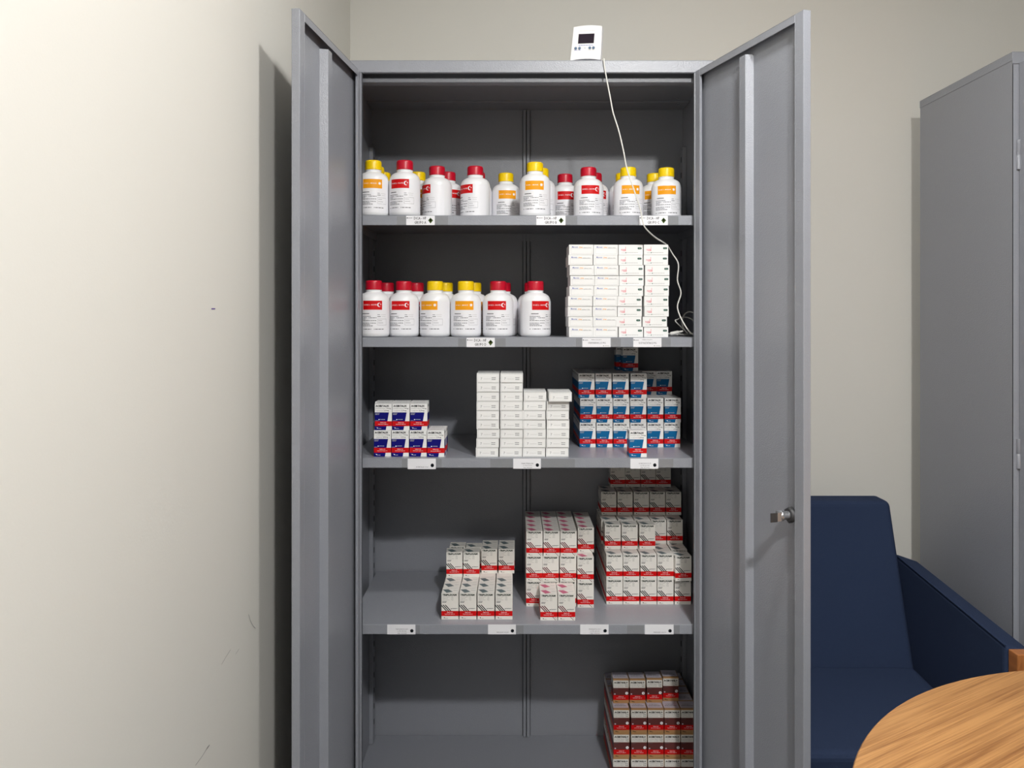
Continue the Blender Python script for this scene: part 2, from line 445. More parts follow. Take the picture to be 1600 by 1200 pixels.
# ------------------------------------------------------------------ shelf tags (stuck to the shelves)
INV = Matrix.Translation(-cab.location)
def shelf_tag(k, px0, px1, kind, lines, drop=0.0, top=0.0):
    D = SY - CAM_Y - 0.0006
    x0, x1 = X(px0, D), X(px1, D); z1 = SHELF_Z[k] - 0.001 + top; z0 = SHELF_Z[k] - 0.0235 - drop
    b = MB(); b.box(x0, x1, SY - 0.0008, SY - 0.0003, z0, z1, 'label_paper')
    def M(u, v): return (x0 + u * (x1 - x0), SY - 0.0010, z1 + v * (z0 - z1))
    if kind == 'leaf':
        b.disc(M, 0.035, 0.24, 0.02, 0.07, 'print_black', 6); b.micro(M, 0.06, 0.22, 0.25, 0.05, 'print_grey', 3)
        b.text(M, lines[0], 0.27, 0.70, 0.12, 0.42, 'print_black', 0.01); b.text(M, lines[1], 0.29, 0.70, 0.57, 0.87, 'print_black', 0.01)
        b.pp(M, [(0.77, 0.5), (0.85, 0.20), (0.94, 0.5), (0.85, 0.84)][::-1], 'print_olive')
        b.disc(M, 0.855, 0.56, 0.028, 0.09, 'print_orange', 8)
        b.pp(M, [(0.79, 0.44), (0.85, 0.34), (0.92, 0.44), (0.85, 0.5)][::-1], 'print_black')
    elif kind == 'drug':
        b.disc(M, 0.03, 0.24, 0.02, 0.07, 'print_black', 6); b.micro(M, 0.06, 0.20, 0.25, 0.05, 'print_grey', 3)
        b.text(M, lines[0], 0.32, 0.68, 0.14, 0.28, 'print_grey'); b.text(M, lines[1], 0.20, 0.82, 0.46, 0.66, 'print_black')
        b.disc(M, 0.75, 0.86, 0.015, 0.05, 'print_grey', 6); b.micro(M, 0.79, 0.96, 0.86, 0.05, 'print_light', 5)
    else:
        v = 0.42 if kind == 'ring' else 0.74
        b.text(M, lines[0], 0.30, 0.74, v, v + 0.12, 'print_grey')
        for j, t in enumerate(lines[1:]):
            b.text(M, t, 0.36, 0.68, v + 0.21 * (j + 1), min(0.98, v + 0.21 * (j + 1) + 0.10), 'print_grey')
        b.disc(M, 0.875, 0.64, 0.06, 0.17, 'print_ink', 16); b.disc(M, 0.885, 0.63, 0.032, 0.09, 'print_light', 10); b.disc(M, 0.895, 0.64, 0.016, 0.05, 'print_ink', 8)
    o = b.build('shelf_tag', shelves[k]); o['label'] = 'white paper tag taped to the shelf edge'
def tape(k, px0, px1):
    D = SY - CAM_Y
    b = MB(); b.box(X(px0, D), X(px1, D), SY - 0.00028, SY - 0.0001, SHELF_Z[k] - 0.0225, SHELF_Z[k] - 0.002, 'clear_tape')
    b.build('tape', shelves[k])['label'] = 'strip of clear tape over the shelf edge'
shelf_tag(0, 634.7, 679.3, 'leaf', ['DICA - HF', 'GRUPO A']); shelf_tag(0, 838, 883.5, 'leaf', ['DICA - HF', 'GRUPO B']); shelf_tag(0, 998.7, 1043.5, 'leaf', ['DICA - HF', 'GRUPO C'])
shelf_tag(1, 729, 773, 'leaf', ['DICA - HF', 'GRUPO D'])
shelf_tag(1, 910, 954, 'drug', ['MEDICAÇÃO', 'VARFARINA 2,5 MG']); shelf_tag(1, 989.5, 1033.5, 'drug', ['MEDICAÇÃO', 'ROSUVASTATINA 20 MG'])
shelf_tag(2, 637, 681, 'low', ['ACERTALIX 10/2,5'], 0.003); shelf_tag(2, 802, 845, 'ring', ['NATRILIX', 'LOTE 0521002', 'VAL 04/2024'], 0.002)
shelf_tag(2, 985, 1028.5, 'ring', ['ACERTALIX 5/1,25', 'LOTE 0621003', 'VAL 05/2024'], 0.002)
shelf_tag(3, 605, 649, 'ring', ['TRIPLIXAM 5/1,25/5', 'LOTE 0721002', 'VAL 06/2024'], 0, 0.0012); shelf_tag(3, 762.5, 806, 'low', ['TRIPLIXAM 10/2,5/5'], 0, 0.0012)
shelf_tag(3, 906.5, 951, 'ring', ['TRIPLIXAM 5/1,25/10', 'LOTE 0821001', 'VAL 07/2024'], 0, 0.0012); shelf_tag(3, 1007.5, 1052.5, 'low', ['TRIPLIXAM 10/2,5/10'], 0, 0.0012)
for k, a, c in ((0, 620, 634), (0, 680, 700), (0, 884, 902), (0, 1044, 1060), (1, 716, 728), (1, 774, 790), (1, 900, 909), (1, 955, 970), (1, 1034, 1048),
                (2, 628, 636), (2, 682, 690), (2, 766, 801), (2, 846, 898), (2, 1030, 1052), (3, 650, 656), (3, 807, 818), (3, 980, 1006), (3, 1053, 1062)):
    tape(k, a, c)
for ch in shelves:
    for g in ch.children: g.matrix_parent_inverse = Matrix.Identity(4)

# ------------------------------------------------------------------ medicine cartons
CW, CD, CH = 0.0424, 0.0421, 0.0641
BW, BD = 0.0417, 0.0417
E = 0.00010
def faces(w, d, h):
    F = lambda u, v: (-w / 2 + u * w, -E, h * (1 - v))
    F2 = lambda u, v: (-w / 2 + u * w, -2 * E, h * (1 - v))
    T = lambda u, v: (-w / 2 + u * w, d * (1 - v), h + E)
    Lf = lambda u, v: (-w / 2 - E, d * (1 - u), h * (1 - v))
    Rt = lambda u, v: (w / 2 + E, d * u, h * (1 - v))
    return F, F2, T, Lf, Rt
def carton_base(w, d, h, m):
    b = MB(); b.box(-w / 2, w / 2, 0, d, 0, h, m)
    T = lambda u, v: (-w / 2 + u * w, d * (1 - v), h + E)
    b.pr(T, 0.02, 0.98, 0.93, 0.95, 'print_light')        # fold line of the tuck flap
    return b
def red_band(b, F, F2, Lf, Rt, v0, v1):
    b.pr(F, 0, 1, v0, v1, 'print_red'); b.pr(Lf, 0, 1, v0, v1, 'print_red'); b.pr(Rt, 0, 1, v0, v1, 'print_red')
    m = (v0 + v1) / 2
    b.text(F2, 'VENDA SOB', 0.32, 0.66, m - 0.055, m - 0.022, 'print_white', 0.01)
    b.text(F2, 'PRESCRIÇÃO MÉDICA', 0.20, 0.78, m + 0.005, m + 0.042, 'print_white', 0.01)
def acertalix(colour, dose):
    w, d, h = BW, BD, CH
    b = carton_base(w, d, h, 'card_white'); F, F2, T, Lf, Rt = faces(w, d, h)
    b.text(F, 'ACERTALIX', 0.05, 0.84, 0.050, 0.125, 'print_black', 0.055)
    b.text(F, 'perindopril arginina', 0.05, 0.64, 0.165, 0.205, 'print_grey'); b.text(F, dose[0], 0.69, 0.94, 0.155, 0.21, 'print_black', 0.02)
    b.text(F, '+ indapamida', 0.07, 0.48, 0.25, 0.288, 'print_grey'); b.text(F, dose[1], 0.52, 0.82, 0.238, 0.295, 'print_black', 0.02)
    b.pp(F, [(0, 0.665), (0.737, 0.665), (0.83, 0.33), (0, 0.33)], colour); b.pp(F, [(0, 1.0), (0.645, 1.0), (0.685, 0.855), (0, 0.855)], colour)
    b.micro(F2, 0.03, 0.28, 0.37, 0.018, 'print_light', 1); b.micro(F2, 0.03, 0.25, 0.41, 0.018, 'print_light', 2)
    b.disc(F2, 0.25, 0.605, 0.035, 0.022, 'print_white', 8); b.micro(F2, 0.31, 0.60, 0.60, 0.022, 'print_light', 4); b.micro(F2, 0.02, 0.2, 0.64, 0.014, 'print_light', 5)
    red_band(b, F, F2, Lf, Rt, 0.665, 0.855)
    b.disc(F2, 0.16, 0.925, 0.035, 0.022, 'print_white', 7); b.pp(F2, [(0.06, 0.90), (0.14, 0.925), (0.14, 0.90)][::-1], 'print_light'); b.text(F2, 'SERVIER', 0.21, 0.38, 0.93, 0.955, 'print_white')
    for S in (Lf, Rt):
        b.pr(S, 0, 1, 0.36, 0.66, colour); b.pr(S, 0, 1, 0.86, 0.99, colour); b.text(S, 'ACERTALIX', 0.1, 0.85, 0.06, 0.13, 'print_black', 0.02)
    b.text(T, 'ACERTALIX', 0.15, 0.8, 0.35, 0.5, 'print_slate'); b.micro(T, 0.1, 0.85, 0.62, 0.06, 'print_light', 9)
    return b.data('medicine_carton')
def triplixam(colour, topc, wine):
    w, d, h = BW, BD, CH
    b = carton_base(w, d, h, 'card_cream'); F, F2, T, Lf, Rt = faces(w, d, h)
    b.text(F, 'TRIPLIXAM', 0.06, 0.90, 0.025, 0.098, 'print_green', 0.055, 0.2)
    for j, (t, q) in enumerate((('perindopril arginina', '5mg'), ('indapamida', '1,25mg'), ('besilato de anlodipino', '5mg'))):
        b.text(F, t, 0.06, 0.48 if j != 1 else 0.36, 0.130 + 0.054 * j, 0.160 + 0.054 * j, 'print_grey'); b.text(F, q, 0.56, 0.69, 0.127 + 0.054 * j, 0.160 + 0.054 * j, 'print_black')
    b.micro(F, 0.06, 0.31, 0.315, 0.022, 'print_grey', 3); b.micro(F, 0.06, 0.27, 0.352, 0.022, 'print_grey', 4)
    for j, x in enumerate((0.055, 0.180)):
        b.pp(F, [(x + 0.33, 0.675), (x + 0.400, 0.675), (x + 0.070, 0.44), (x + 0.0, 0.44)], colour)
    b.pp(F, [(0.260, 0.675), (0.33, 0.675), (0.0, 0.44), (0.0, 0.490)], colour)
    b.disc(F, 0.57, 0.59, 0.03, 0.018, 'print_black', 8); b.micro(F, 0.62, 0.93, 0.578, 0.018, 'print_grey', 6); b.micro(F, 0.62, 0.86, 0.60, 0.016, 'print_light', 7)
    red_band(b, F, F2, Lf, Rt, 0.675, 0.870)
    b.disc(F, 0.17, 0.935, 0.035, 0.02, 'print_black', 7); b.text(F, 'SERVIER', 0.22, 0.37, 0.945, 0.968, 'print_grey')
    if wine:
        b.pp(F, [(0.88, 0.985), (0.92, 0.985), (0.74, 0.87), (0.70, 0.87)], colour); b.pp(F, [(0.99, 0.985), (0.995, 0.985), (0.87, 0.87), (0.85, 0.87)], colour)
    b.pp(T, [(0.02, 0.36), (0.3, 0.92), (0.64, 0.72), (0.35, 0.30)], topc)
    b.micro(T, 0.66, 0.93, 0.52, 0.07, 'print_light', 8); b.micro(T, 0.1, 0.9, 0.14, 0.05, 'print_light', 2)
    for S in (Lf, Rt):
        b.text(S, 'TRIPLIXAM', 0.08, 0.9, 0.04, 0.10, 'print_green', 0.02); b.pp(S, [(0.4, 0.66), (0.5, 0.66), (0.2, 0.42), (0.1, 0.42)], colour); b.pp(S, [(0.6, 0.66), (0.7, 0.66), (0.4, 0.42), (0.3, 0.42)], colour)
    return b.data('medicine_carton')
def acertanlo():
    w, d, h = BW, BD, CH
    b = carton_base(w, d, h, 'print_tan'); F, F2, T, Lf, Rt = faces(w, d, h)
    for S, S2 in ((F, F2), (Lf, Lf), (Rt, Rt)):
        b.pr(S, 0, 1, 0.37, 0.665, 'print_maroon')
        b.pr(S, 0.0, 0.985, 0.055, 0.365, 'card_cream')
    b.text(F2, 'ACERTANLO', 0.05, 0.93, 0.105, 0.185, 'print_black', 0.05)
    b.text(F2, 'perindopril arginina', 0.05, 0.68, 0.22, 0.26, 'print_grey'); b.text(F2, '10mg', 0.74, 0.93, 0.21, 0.262, 'print_black', 0.02)
    b.text(F2, 'besilato de anlodipino', 0.05, 0.68, 0.29, 0.33, 'print_grey'); b.text(F2, '5mg', 0.76, 0.93, 0.28, 0.335, 'print_black', 0.02)
    b.text(Lf, 'ACERTANLO', 0.1, 0.9, 0.13, 0.20, 'print_black', 0.02)
    b.micro(F2, 0.04, 0.3, 0.41, 0.016, 'print_grey', 2)
    b.disc(F2, 0.86, 0.585, 0.095, 0.060, 'print_white', 14); b.disc(F2, 0.88, 0.59, 0.03, 0.018, 'print_maroon', 8)
    b.disc(F2, 0.10, 0.62, 0.05, 0.03, 'print_lilac', 8)
    red_band(b, F, F2, Lf, Rt, 0.665, 0.865)
    b.pp(F, [(0.08, 0.93), (0.34, 0.965), (0.3, 0.945), (0.14, 0.91)], 'print_black')
    b.pr(T, 0, 0.97, 0.0, 0.86, 'print_lilac')
    T2 = lambda u, v: (-w / 2 + u * w, d * (1 - v), h + 2 * E)
    b.text(T2, 'ACERTANLO', 0.18, 0.75, 0.35, 0.5, 'print_grey'); b.micro(T2, 0.1, 0.85, 0.62, 0.06, 'print_grey', 9)
    return b.data('medicine_carton')
def outline(b, F, u0, u1, v0, v1, m, tu, tv):
    b.pr(F, u0, u1, v0, v0 + tv, m); b.pr(F, u0, u1, v1 - tv, v1, m); b.pr(F, u0, u0 + tu, v0, v1, m); b.pr(F, u1 - tu, u1, v0, v1, m)
FW, FD, FH = 0.0548, 0.10, 0.0226
def flat_plain():
    b = MB(); b.box(-FW / 2, FW / 2, 0, FD, 0, FH - 0.0006, 'card_white'); F, F2, T, Lf, Rt = faces(FW, FD, FH - 0.0006)
    outline(b, F, 0.045, 0.985, 0.03, 0.97, 'print_light', 0.008, 0.03)
    b.text(F, '7', 0.17, 0.24, 0.44, 0.70, 'print_faint'); b.micro(F, 0.3, 0.6, 0.6, 0.03, 'print_light', 1)
    b.micro(F, 0.66, 0.84, 0.47, 0.09, 'print_faint', 2); b.micro(F, 0.66, 0.84, 0.66, 0.09, 'print_faint', 3)
    return b.data('medicine_carton')
GW, GD, GH = 0.0590, 0.10, 0.0251
def flat_orange():
    b = MB(); b.box(-GW / 2, GW / 2, 0, GD, 0, GH - 0.0006, 'card_white'); F, F2, T, Lf, Rt = faces(GW, GD, GH - 0.0006)
    b.text(F, 'Marevan', 0.12, 0.36, 0.15, 0.32, 'print_bluetext', 0.01); b.text(F, '2,5mg', 0.41, 0.55, 0.20, 0.34, 'print_orange', 0.04)
    b.text(F, 'varfarina sódica', 0.58, 0.90, 0.25, 0.35, 'print_grey')
    outline(b, F, 0.07, 0.95, 0.35, 0.90, 'print_light', 0.006, 0.02)
    return b.data('medicine_carton')
def flat_pill():
    b = MB(); b.box(-GW / 2, GW / 2, 0, GD, 0, GH - 0.0006, 'card_white'); F, F2, T, Lf, Rt = faces(GW, GD, GH - 0.0006)
    b.text(F, 'rosuva', 0.10, 0.28, 0.42, 0.62, 'print_redtext', 0.01); b.pr(F, 0.28, 0.295, 0.2, 0.6, 'print_redtext'); b.pr(F, 0.17, 0.30, 0.60, 0.63, 'print_redtext')
    pts = []
    for k in range(14):
        a = math.pi * (k / 6.5) if False else 2 * math.pi * k / 14
        cx = 0.92 if math.cos(a) > 0 else 0.82
        pts.append((cx + 0.035 * math.cos(a), 0.36 - 0.10 * math.sin(a)))
    b.pp(F, pts, 'print_pill'); b.text(F2, '20mg', 0.825, 0.915, 0.30, 0.42, 'print_light')
    b.disc(F, 0.30, 0.80, 0.022, 0.055, 'print_pill', 8); b.micro(F, 0.12, 0.27, 0.81, 0.045, 'print_light', 4); b.micro(F, 0.34, 0.80, 0.79, 0.045, 'print_light', 5)
    return b.data('medicine_carton')

M_NAVY = acertalix('print_navy', ('10mg', '2,5mg')); M_BLUE = acertalix('print_blue', ('5mg', '1,25mg'))
M_TRI = triplixam('print_ink', 'print_slate', False); M_WINE = triplixam('print_wine', 'print_rose', True)
M_BROWN = acertanlo(); M_FLAT = flat_plain(); M_OR = flat_orange(); M_PILL = flat_pill()

ORD = ['first', 'second', 'third', 'fourth', 'fifth', 'sixth', 'seventh', 'eighth', 'ninth']
def put(me, x, D, z, label, group, rz=0.0, rx=0.0, ry=0.0):
    o = bpy.data.objects.new('medicine_carton', me); COL.objects.link(o)
    o.location = (x, D + CAM_Y, z + 0.0002); o.rotation_euler = (rx, ry, rz)
    return tag(o, label, 'carton', group)
def lvl(k, n): return 'bottom' if k == 0 else ('top' if k == n - 1 else ORD[k])
def colname(c, n): return 'leftmost' if c == 0 else ('rightmost' if c == n - 1 else ORD[c])
class Block:
    """cartons of one kind; every carton is an object"""
    def __init__(s, me, look, where, group, gap=0.0002):
        s.me, s.look, s.where, s.group = me, look, where, group
    def add(s, px, D, z, col, ncol, level, nlev, row, w=CW, rz=None, extra=None):
        rz = random.uniform(-0.008, 0.008) if rz is None else rz
        x = X(px, D) + w / 2
        if extra: lab = extra
        elif row == 0: lab = f'{s.look} carton, {colname(col, ncol)} column, {lvl(level, nlev)} layer, front of {s.where}'
        else: lab = f'{s.look} carton, {colname(col, ncol)} column, {lvl(level, nlev)} layer, {ORD[row]} row of {s.where}'
        return put(s.me, x, D, z, lab, s.group, rz)
    def hidden(s, x, D, z):
        y = D + CAM_Y; REST.box(x - BW / 2, x + BW / 2, y, y + BD, z + 0.0002, z + 0.0002 + CH, 'print_tan' if s.me is M_BROWN else 'card_cream')
REST = MB()
z3, z4, z5 = SHELF_Z[2], SHELF_Z[3], BASE_Z
dz = 0.0645

# -- navy cartons, third shelf left
A = Block(M_NAVY, 'navy-and-white', 'left stack, third shelf', 'navy cartons on the third shelf')
low = [584, 611.8, 639.8]; up = [585.4, 613.0, 640.8]
for c in range(3):
    A.add(low[c], 1.936, z3, c, 4, 0, 2, 0, rz=0); A.add(up[c], 1.938, z3 + dz, c, 3, 1, 2, 0, rz=0)
    A.hidden(X(low[c], 1.936) + CW / 2, 1.936 + CD + 0.0005, z3)
    A.add(up[c] + (0.6 - 0.02 * c), 1.938 + CD + 0.0005, z3 + dz, c, 3, 1, 2, 1, rz=0)
A.add(667.3, 1.932, z3, 3, 4, 0, 1, 0, rz=0, extra='lone navy-and-white carton standing right of the taller navy pile, front one')
put(M_NAVY, X(667.3, 1.932) + CW / 2 + 0.001, 1.932 + CD + 0.0006, z3, 'navy-and-white carton tucked behind the front one right of the taller navy pile', A.group)

# -- blue cartons, third shelf right
B = Block(M_BLUE, 'sky-blue', 'right stack, third shelf', 'sky blue cartons on the third shelf')
c1 = [905.6, 932.0, 958.4, 984.8, 1011.4, 1037.7]; c2 = [906.4, 932.2, 958.2, 984.6, 1011.4, 1038.5]; c3 = [903.8, 930.3, 957.2, 985.4]
D0 = 2.076; RS = CD + 0.0004
for r in range(5):
    D = D0 + r * RS
    for c in range(6):
        if c >= 4 and r > 2: continue
        for L, cc in ((0, c1), (1, c2)):
            x = X(cc[c], D0) + CW / 2
            if r == 0: B.add(cc[c], D, z3 + L * dz, c, 6, L, 3, 0, rz=0)
            elif c == 0 or (L == 1 and c >= 4): put(M_BLUE, x, D, z3 + L * dz, f'sky-blue carton, {colname(c, 6)} column, {lvl(L, 3)} layer, {ORD[r]} row of right stack, third shelf', B.group)
            else: B.hidden(x, D, z3 + L * dz)
    for c in range(4):
        x = X(c3[c], D0) + CW / 2
        put(M_BLUE, x, D, z3 + 2 * dz, f'sky-blue carton, {colname(c, 6)} column, top layer, ' + ('front' if r == 0 else ORD[r] + ' row') + ' of right stack, third shelf', B.group)
for k, px in enumerate((1001.5, 1026.0)):
    put(M_BLUE, X(px, 2.165) + CW / 2, 2.166, z3 + 2 * dz, f'shaded sky-blue carton set back in the top layer, {["nearer the middle", "nearer the cabinet side"][k]}', B.group)
put(M_BLUE, X(973, 2.165) + CW / 2, 2.165, z3 + 3 * dz, 'sky-blue carton alone above the others, half hidden by the second shelf', B.group)
put(M_BLUE, X(962.5, 2.21) + CW / 2, 2.209, z3 + 3 * dz, 'sky-blue carton behind the highest one, just under the second shelf', B.group)
put(M_BLUE, X(983.2, 1.93) + CW / 2, 1.928, z3, 'bright sky-blue carton standing alone in front of its stack at shelf edge', B.group)

# -- flat white cartons, third shelf middle
s = 6.665
FL = [[100, 100, 100, 98, 98, 98, 103, 96, 90], [346, 345, 345, 342, 345, 345, 345, 343, 338], [590, 585, 580, 582, 585, 583, 578], [853, 828, 825, 829, 828, 825, 821]]
for c, xs in enumerate(FL):
    n = len(xs)
    for k, xv in enumerate(reversed(xs)):
        D = 1.932 - (0.012 if (c == 3 and k == n - 1) else 0) + (0.004 if (c == 3 and k == n - 4) else 0) + random.uniform(-0.0015, 0.0015)
        put(M_FLAT, X(730 + xv / s, D) + FW / 2, D, z3 + k * FH, f'flat plain white carton, {colname(c, 4)} column, {lvl(k, n)} one up, middle of third shelf'.replace('bottom one up', 'bottom one').replace('top one up', 'topmost one'),
            'flat white cartons on the third shelf', random.uniform(-0.006, 0.006))

# -- flat printed cartons, second shelf
s = 6.314; z2 = SHELF_Z[1]
GL = [[122, 115, 128, 135, 125, 112, 110, 116, 122], [365, 362, 370, 376, 368, 358, 355, 358, 362], [610, 608, 618, 618, 612, 600, 600, 596, 612], [860, 858, 872, 872, 866, 862, 865, 848, 860]]
for c, xs in enumerate(GL):
    n = len(xs)
    me, look, grp = (M_OR, 'flat white carton with orange mark', 'orange marked cartons on the second shelf') if c < 2 else (M_PILL, 'flat white carton with green pill mark', 'green marked cartons on the second shelf')
    for k, xv in enumerate(reversed(xs)):
        D = 1.935 + random.uniform(-0.002, 0.002)
        put(me, X(870 + xv / s, D) + GW / 2, D, z2 + k * GH, f'{look}, {["left", "right"][c % 2]} column, ' + ('bottom one' if k == 0 else 'topmost' if k == n - 1 else ORD[k] + ' from shelf') + ', second shelf', grp, random.uniform(-0.007, 0.007))

# -- green-titled cartons, fourth shelf
Cc = Block(M_TRI, 'stripe-printed', 'left stack, fourth shelf', 'left stack cartons on the fourth shelf')
cl = [689.6, 717.6, 745.8, 774.0]; D0 = 1.9465
for r in range(6):
    D = D0 + r * RS
    for c in range(4):
        if r < 3: Cc.add(cl[c] + r * 0.2, D0 if False else D, z4, c, 4, 0, 2, r, rz=0).location.x = X(cl[c], D0) + CW / 2 + 0.0006 * r * (1 if c < 2 else 0.3)
        else: Cc.hidden(X(cl[c], D0) + CW / 2, D, z4)
for c, (px, D, rz) in enumerate(((697.4, 2.068, 0.06), (723.8, 2.068, 0.0), (752.0, 2.098, 0.0), (778.8, 2.098, 0.0))):
    for r in range(2):
        Dr = D + r * (RS + (0.012 if c == 0 else 0.004 if c == 1 else 0))
        o = Cc.add(px, Dr, z4 + dz, c, 4, 1, 2, r, rz=rz * (1 - r)); o.location.x = X(px, D) + CW / 2 + (0.004 if (r and c < 2) else 0.001 * r)

Dm = Block(M_WINE, 'wine-striped', 'middle stack, fourth shelf', 'middle stack cartons on the fourth shelf')
k1 = [821.9, 847.6, 874.7, 902.0]; k3 = [822.3, 849.0, 875.5, 902.8]
for r in range(5):
    for c in range(4):
        D0 = 2.035 if c < 3 else 2.026
        for L in range(3):
            Dl = D0 + r * RS + (0.042 if (c == 3 and L == 2) else 0)
            if c == 3 and L == 2 and r == 4: continue
            px = (k3 if L == 2 else k1)[c]
            x = X(px, D0 + (0.042 if (c == 3 and L == 2) else 0)) + CW / 2
            if r == 0 and not (L == 0 and c in (1, 2)): Dm.add(px, Dl, z4 + L * dz, c, 4, L, 3, 0, rz=0).location.x = x
            elif r == 0: put(M_WINE, x, Dl, z4, f'wine-striped carton, {colname(c, 4)} column, bottom layer, behind the front pair, middle of fourth shelf', Dm.group)
            elif L == 2: Dm.add(px, Dl, z4 + L * dz, c, 4, L, 3, r, rz=0).location.x = x
            else: Dm.hidden(x, Dl, z4 + L * dz)
for c, px in enumerate((844.1, 871.9)):
    for r in range(2):
        put(M_WINE, X(px, 1.94) + CW / 2, 1.94 + r * RS, z4, f'wine-striped carton of the low pair in front of middle stack, {["left", "right"][c]} one, {["nearest", "behind"][r]}', Dm.group)

R = Block(M_TRI, 'dark-striped', 'right stack, fourth shelf', 'right stack cartons on the fourth shelf')
D0 = 2.049
r1 = [947.4, 973.6, 1000.6, 1027.0, 1054.0]
DR = [D0 + r * RS for r in range(6)]
for r, D in enumerate(DR):
    for c in range(5):
        for L in range(2):
            x = X(r1[c], D0) + CW / 2
            if r == 0 and L == 1 and c == 4: continue
            if r == 0: R.add(r1[c], D, z4 + L * dz, c, 5, L, 5, 0, rz=0)
            elif c == 0 or (L == 1 and c >= 3 and r < 3): put(M_TRI, x, D, z4 + L * dz, f'dark-striped carton, {colname(c, 5)} column, {lvl(L, 5)} layer, {ORD[r]} row of right stack, fourth shelf', R.group)
            else: R.hidden(x, D, z4 + L * dz)
put(M_TRI, X(1055, 2.036) + CW / 2, 2.036, z4 + dz, 'dark-striped carton turned and jutting forward beside the cabinet side, second layer', R.group, 0.07)
for c, px in enumerate((944.9, 971.3, 998.8)):
    put(M_TRI, X(px, 2.10) + CW / 2, 2.098, z4 + 2 * dz, f'dark-striped carton, {ORD[c]} of three at front of third layer, right stack, fourth shelf', R.group)
r3 = [939.5, 966, 991.5, 1016.8, 1042.3]
for r in range(3):
    for c in range(5):
        D = 2.148 + r * RS; x = X(r3[c], 2.148) + CW / 2
        if r == 0 or c == 0: put(M_TRI, x, D, z4 + 2 * dz, f'dark-striped carton, {colname(c, 5)} of the set-back third layer, ' + ('front' if r == 0 else ORD[r]) + ' row, right stack', R.group)
        else: R.hidden(x, D, z4 + 2 * dz)
r4 = [939.4, 964.8, 990.4, 1015.6, 1040.6]
for r in range(2):
    for c in range(5):
        put(M_TRI, X(r4[c], 2.2) + CW / 2, 2.2 + r * RS, z4 + 3 * dz, f'shaded dark-striped carton, {colname(c, 5)} column, fourth layer, {["front", "back"][r]} row of right stack', R.group)
r5 = [953.6, 977.4, 1001.3, 1025.0]
for c in range(4):
    put(M_TRI, X(r5[c], 2.262) + CW / 2, 2.262, z4 + 4 * dz, f'dark-striped carton, {colname(c, 4)} of the topmost row right under the third shelf', R.group)

# -- brown cartons, cabinet bottom
Bb = Block(M_BROWN, 'brown-and-tan', 'stack on cabinet bottom', 'brown cartons on the cabinet bottom')
D0 = 2.088
b1 = [957.8, 986.2, 1012.6, 1038.4, 1064.0]; b2_ = [958.6, 986.0, 1012.2, 1038.0, 1063.9]
for r in range(5):
    for c in range(5):
        for L in range(3):
            px = (b1, b2_, b2_)[L][c]; x = X(px, D0) + CW / 2
            if r == 0: Bb.add(px, D0, z5 + L * dz, c, 5, L, 4, 0, rz=0)
            elif c == 0 or L == 2: put(M_BROWN, x, D0 + r * RS, z5 + L * dz, f'brown-and-tan carton, {colname(c, 5)} column, {lvl(L, 4)} layer, {ORD[r]} row of stack on cabinet bottom', Bb.group)
            else: Bb.hidden(x, D0 + r * RS, z5 + L * dz)
b4 = [958.0, 983.9, 1010.4, 1035.8]; off4 = [0.030, 0.030, 0.033, 0.042]
for r in range(1):
    for c in range(4):
        D = D0 + off4[c] + r * RS
        put(M_BROWN, X(b4[c], D0 + off4[c]) + CW / 2, D, z5 + 3 * dz, f'brown-and-tan carton, {ORD[c]} from left in top layer of stack on cabinet bottom', Bb.group)

tag(REST.build('medicine_cartons'), 'inner cartons filling the stacks behind the front rows in the open cabinet', 'cartons', kind='stuff')

# ------------------------------------------------------------------ bottles
BR, BH = 0.0380, 0.1385
def bottle_body():
    b = MB()
    b.lathe([(0.030, 0), (0.0345, 0.0006), (0.0366, 0.003), (BR, 0.007), (BR, 0.088), (0.0366, 0.094), (0.0345, 0.0995), (0.0305, 0.1042), (0.0250, 0.1075), (0.0202, 0.1095), (0.0185, 0.112), (0.0200, 0.1135), (0.0200, 0.1150), (0.0176, 0.1160), (0.0176, 0.118)], 'bottle_plastic', 40)
    return b.data('bottle')
def bottle_cap(m):
    b = MB(); n = 64; A = Matrix.Identity(4)
    vs = []; prof = [(0.0204, 0.1162), (0.0204, 0.1335), (0.0196, 0.1372), (0.0182, BH)]
    for j, (r, z) in enumerate(prof):
        for i in range(n):
            rr = r - (0.0005 if (i % 2 and j < 2) else 0); a = 2 * math.pi * i / n
            vs.append((rr * math.cos(a), rr * math.sin(a), z))
    fs = [(j * n + i, j * n + (i + 1) % n, (j + 1) * n + (i + 1) % n, (j + 1) * n + i) for j in range(3) for i in range(n)]
    b.mesh(vs, fs, m, True); b.poly(vs[3 * n:], m); b.poly(list(reversed(vs[:n])), m)
    return b.data('cap')
